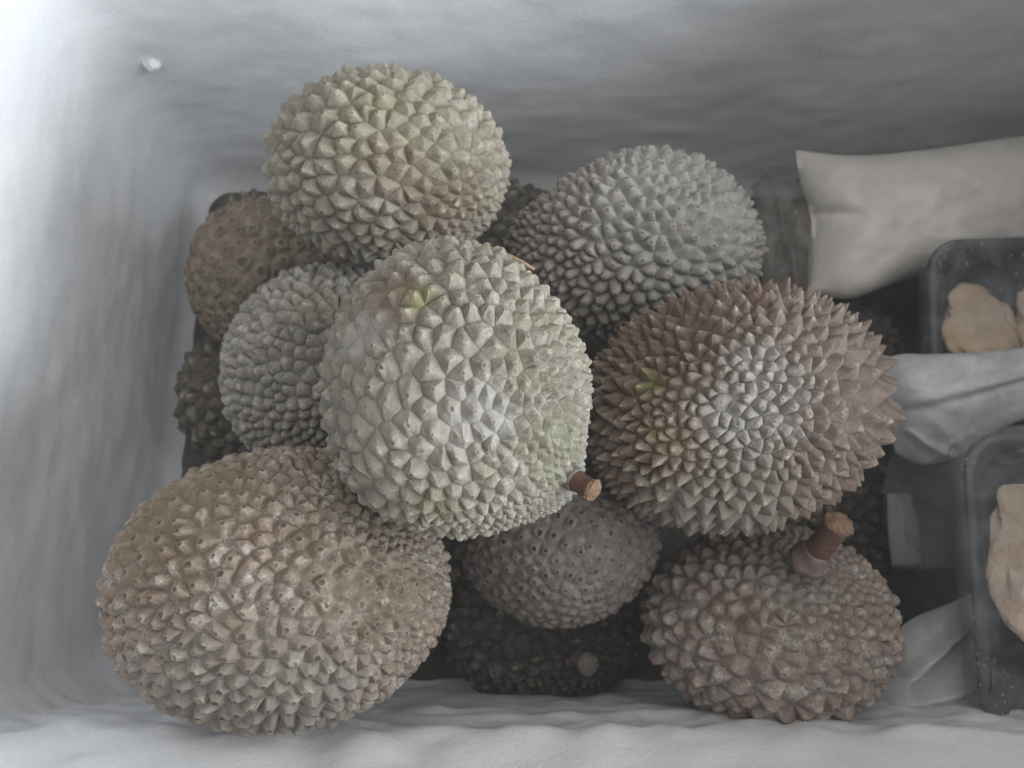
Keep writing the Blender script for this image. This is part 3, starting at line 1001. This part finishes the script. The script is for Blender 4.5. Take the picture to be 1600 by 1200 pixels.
# white carrier bag between the two trays
me = bag_mesh('carrier_bag_skin', [(1376, 562, .74), (1410, 553, .73), (1450, 553, .725), (1530, 550, .72), (1620, 541, .72), (1700, 535, .72)], [(1400, 708, .745), (1440, 726, .735), (1490, 716, .73), (1530, 690, .73), (1600, 656, .72), (1700, 640, .72)],
              [(1376, 562, .74), (1374, 610, .74), (1385, 660, .745), (1400, 708, .745)], [(1700, 535, .72), (1700, 590, .72), (1700, 640, .72)], 0.018, 0.0070, 9, flat=3.0,
              folds=[(0.12, 0.50, 0.95, 0.38, 0.04, -0.004), (0.15, 0.45, 0.95, 0.30, 0.06, 0.004), (0.12, 0.72, 0.35, 0.95, 0.035, 0.008), (0.30, 0.62, 0.45, 0.95, 0.05, 0.006), (0.2, 0.98, 0.35, 0.82, 0.02, 0.006)])
o = link('carrier_bag', me, MAT_CARRIER)
tag(o, 'crumpled white carrier bag lying between the two black trays', 'plastic bag')

# clear bag with a label, under the carrier bag
me = bag_mesh('clear_bag_skin', [(1398, 690, .80), (1440, 700, .79), (1510, 690, .78)], [(1392, 888, .80), (1440, 890, .79), (1512, 886, .78)], [(1398, 690, .80), (1381, 770, .80), (1392, 888, .80)], [(1510, 690, .78), (1516, 790, .78), (1512, 886, .78)], 0.012, 0.005, 13, nu=40, nv=40)
rc = empty('clear_bag', tuple(at(1450, 888, .80)))
b_ = np.array(rc.location)
tag(rc, 'clear plastic bag with a pale label under the carrier bag', 'plastic bag')
for v in me.vertices: v.co = v.co - Vector(b_)
link('bag_skin', me, MAT_CLEAR, rc)
me = bag_mesh('label', [(1386, 772, .792), (1400, 771, .79), (1424, 772, .788)], [(1394, 884, .79), (1415, 886, .786), (1441, 884, .784)], [(1386, 772, .792), (1388, 830, .79), (1394, 884, .79)], [(1424, 772, .788), (1436, 830, .785), (1441, 884, .784)], 0.002, 0.001, 17, nu=14, nv=20)
for v in me.vertices: v.co = v.co - Vector(b_)
link('label', me, MAT_LABEL, rc)

# crumpled white bag at the bottom, next to the stalked durian
me = bag_mesh('white_bag_skin', [(1402, 985, .70), (1430, 965, .70), (1480, 945, .695), (1530, 925, .69), (1570, 935, .68)], [(1340, 1125, .665), (1380, 1150, .655), (1440, 1165, .65), (1520, 1172, .645), (1600, 1175, .64)],
              [(1402, 985, .70), (1395, 1040, .69), (1370, 1085, .68), (1340, 1125, .665)], [(1570, 935, .68), (1560, 1020, .67), (1575, 1100, .655), (1600, 1175, .64)], 0.020, 0.0075, 21, flat=3.0,
              folds=[(0.05, 0.35, 0.75, 0.05, 0.05, 0.010), (0.25, 0.50, 0.62, 0.22, 0.05, -0.016), (0.05, 0.62, 0.8, 0.48, 0.05, 0.009), (0.6, 0.95, 0.95, 0.4, 0.05, 0.006)])
o = link('white_bag', me, MAT_CARRIER)
tag(o, 'rumpled white plastic bag beside the stalked durian at the front wall', 'plastic bag')

# loose brownish clear bag left of the pouch
MAT_LOOSE = simple_material('cloudy_plastic', (0.27, 0.255, 0.235), (0.20, 0.185, 0.17), rough=0.4, scale=30, bump=0.5, bdist=0.004, alpha=(0.30, 0.65, 22), bscale=50)
me = bag_mesh('loose_bag_skin', [(1175, 290, .87), (1195, 275, .87), (1225, 285, .87), (1262, 272, .88)], [(1195, 490, .84), (1240, 500, .84), (1290, 485, .85)], [(1175, 290, .87), (1185, 380, .85), (1195, 490, .84)], [(1262, 272, .88), (1285, 380, .87), (1290, 485, .85)], 0.016, 0.011, 31, nu=40, nv=44,
              folds=[(0.3, 0.0, 0.55, 1.0, 0.06, 0.010), (0.8, 0.1, 0.2, 0.7, 0.05, -0.008)])
o = link('loose_bag', me, MAT_LOOSE)
tag(o, 'dim see-through bag squeezed between the grey durian and the pouch', 'plastic bag')

# lumps of frost
o = lump('frost_lump', at(238, 101, 0.808), (0.008, 0.007, 0.006), 2, MAT_FROST, amp=0.4)
tag(o, 'small bright lump of frost in the back left corner', 'frost')

# ------------------------------------------------------------------ cold mist in and over the freezer
bm = bmesh.new()
bmesh.ops.create_cube(bm, size=1.0)
bmesh.ops.scale(bm, vec=(5.0, 5.0, 2.06), verts=bm.verts)
bmesh.ops.translate(bm, vec=(0.1, 0.1, 0.02), verts=bm.verts)
me = bpy.data.meshes.new('haze'); bm.to_mesh(me); bm.free()
hm = bpy.data.materials.new('cold_mist'); hm.use_nodes = True
nt = hm.node_tree
nt.nodes.remove(nt.nodes['Principled BSDF'])
pv = nt.nodes.new('ShaderNodeVolumePrincipled')
pv.inputs['Color'].default_value = (0.93, 0.95, 0.97, 1)
pv.inputs['Density'].default_value = 0.04
nt.links.new(pv.outputs['Volume'], nt.nodes['Material Output'].inputs['Volume'])
tag(link('haze', me, hm), 'thin cold mist hanging in and over the freezer', kind='stuff')
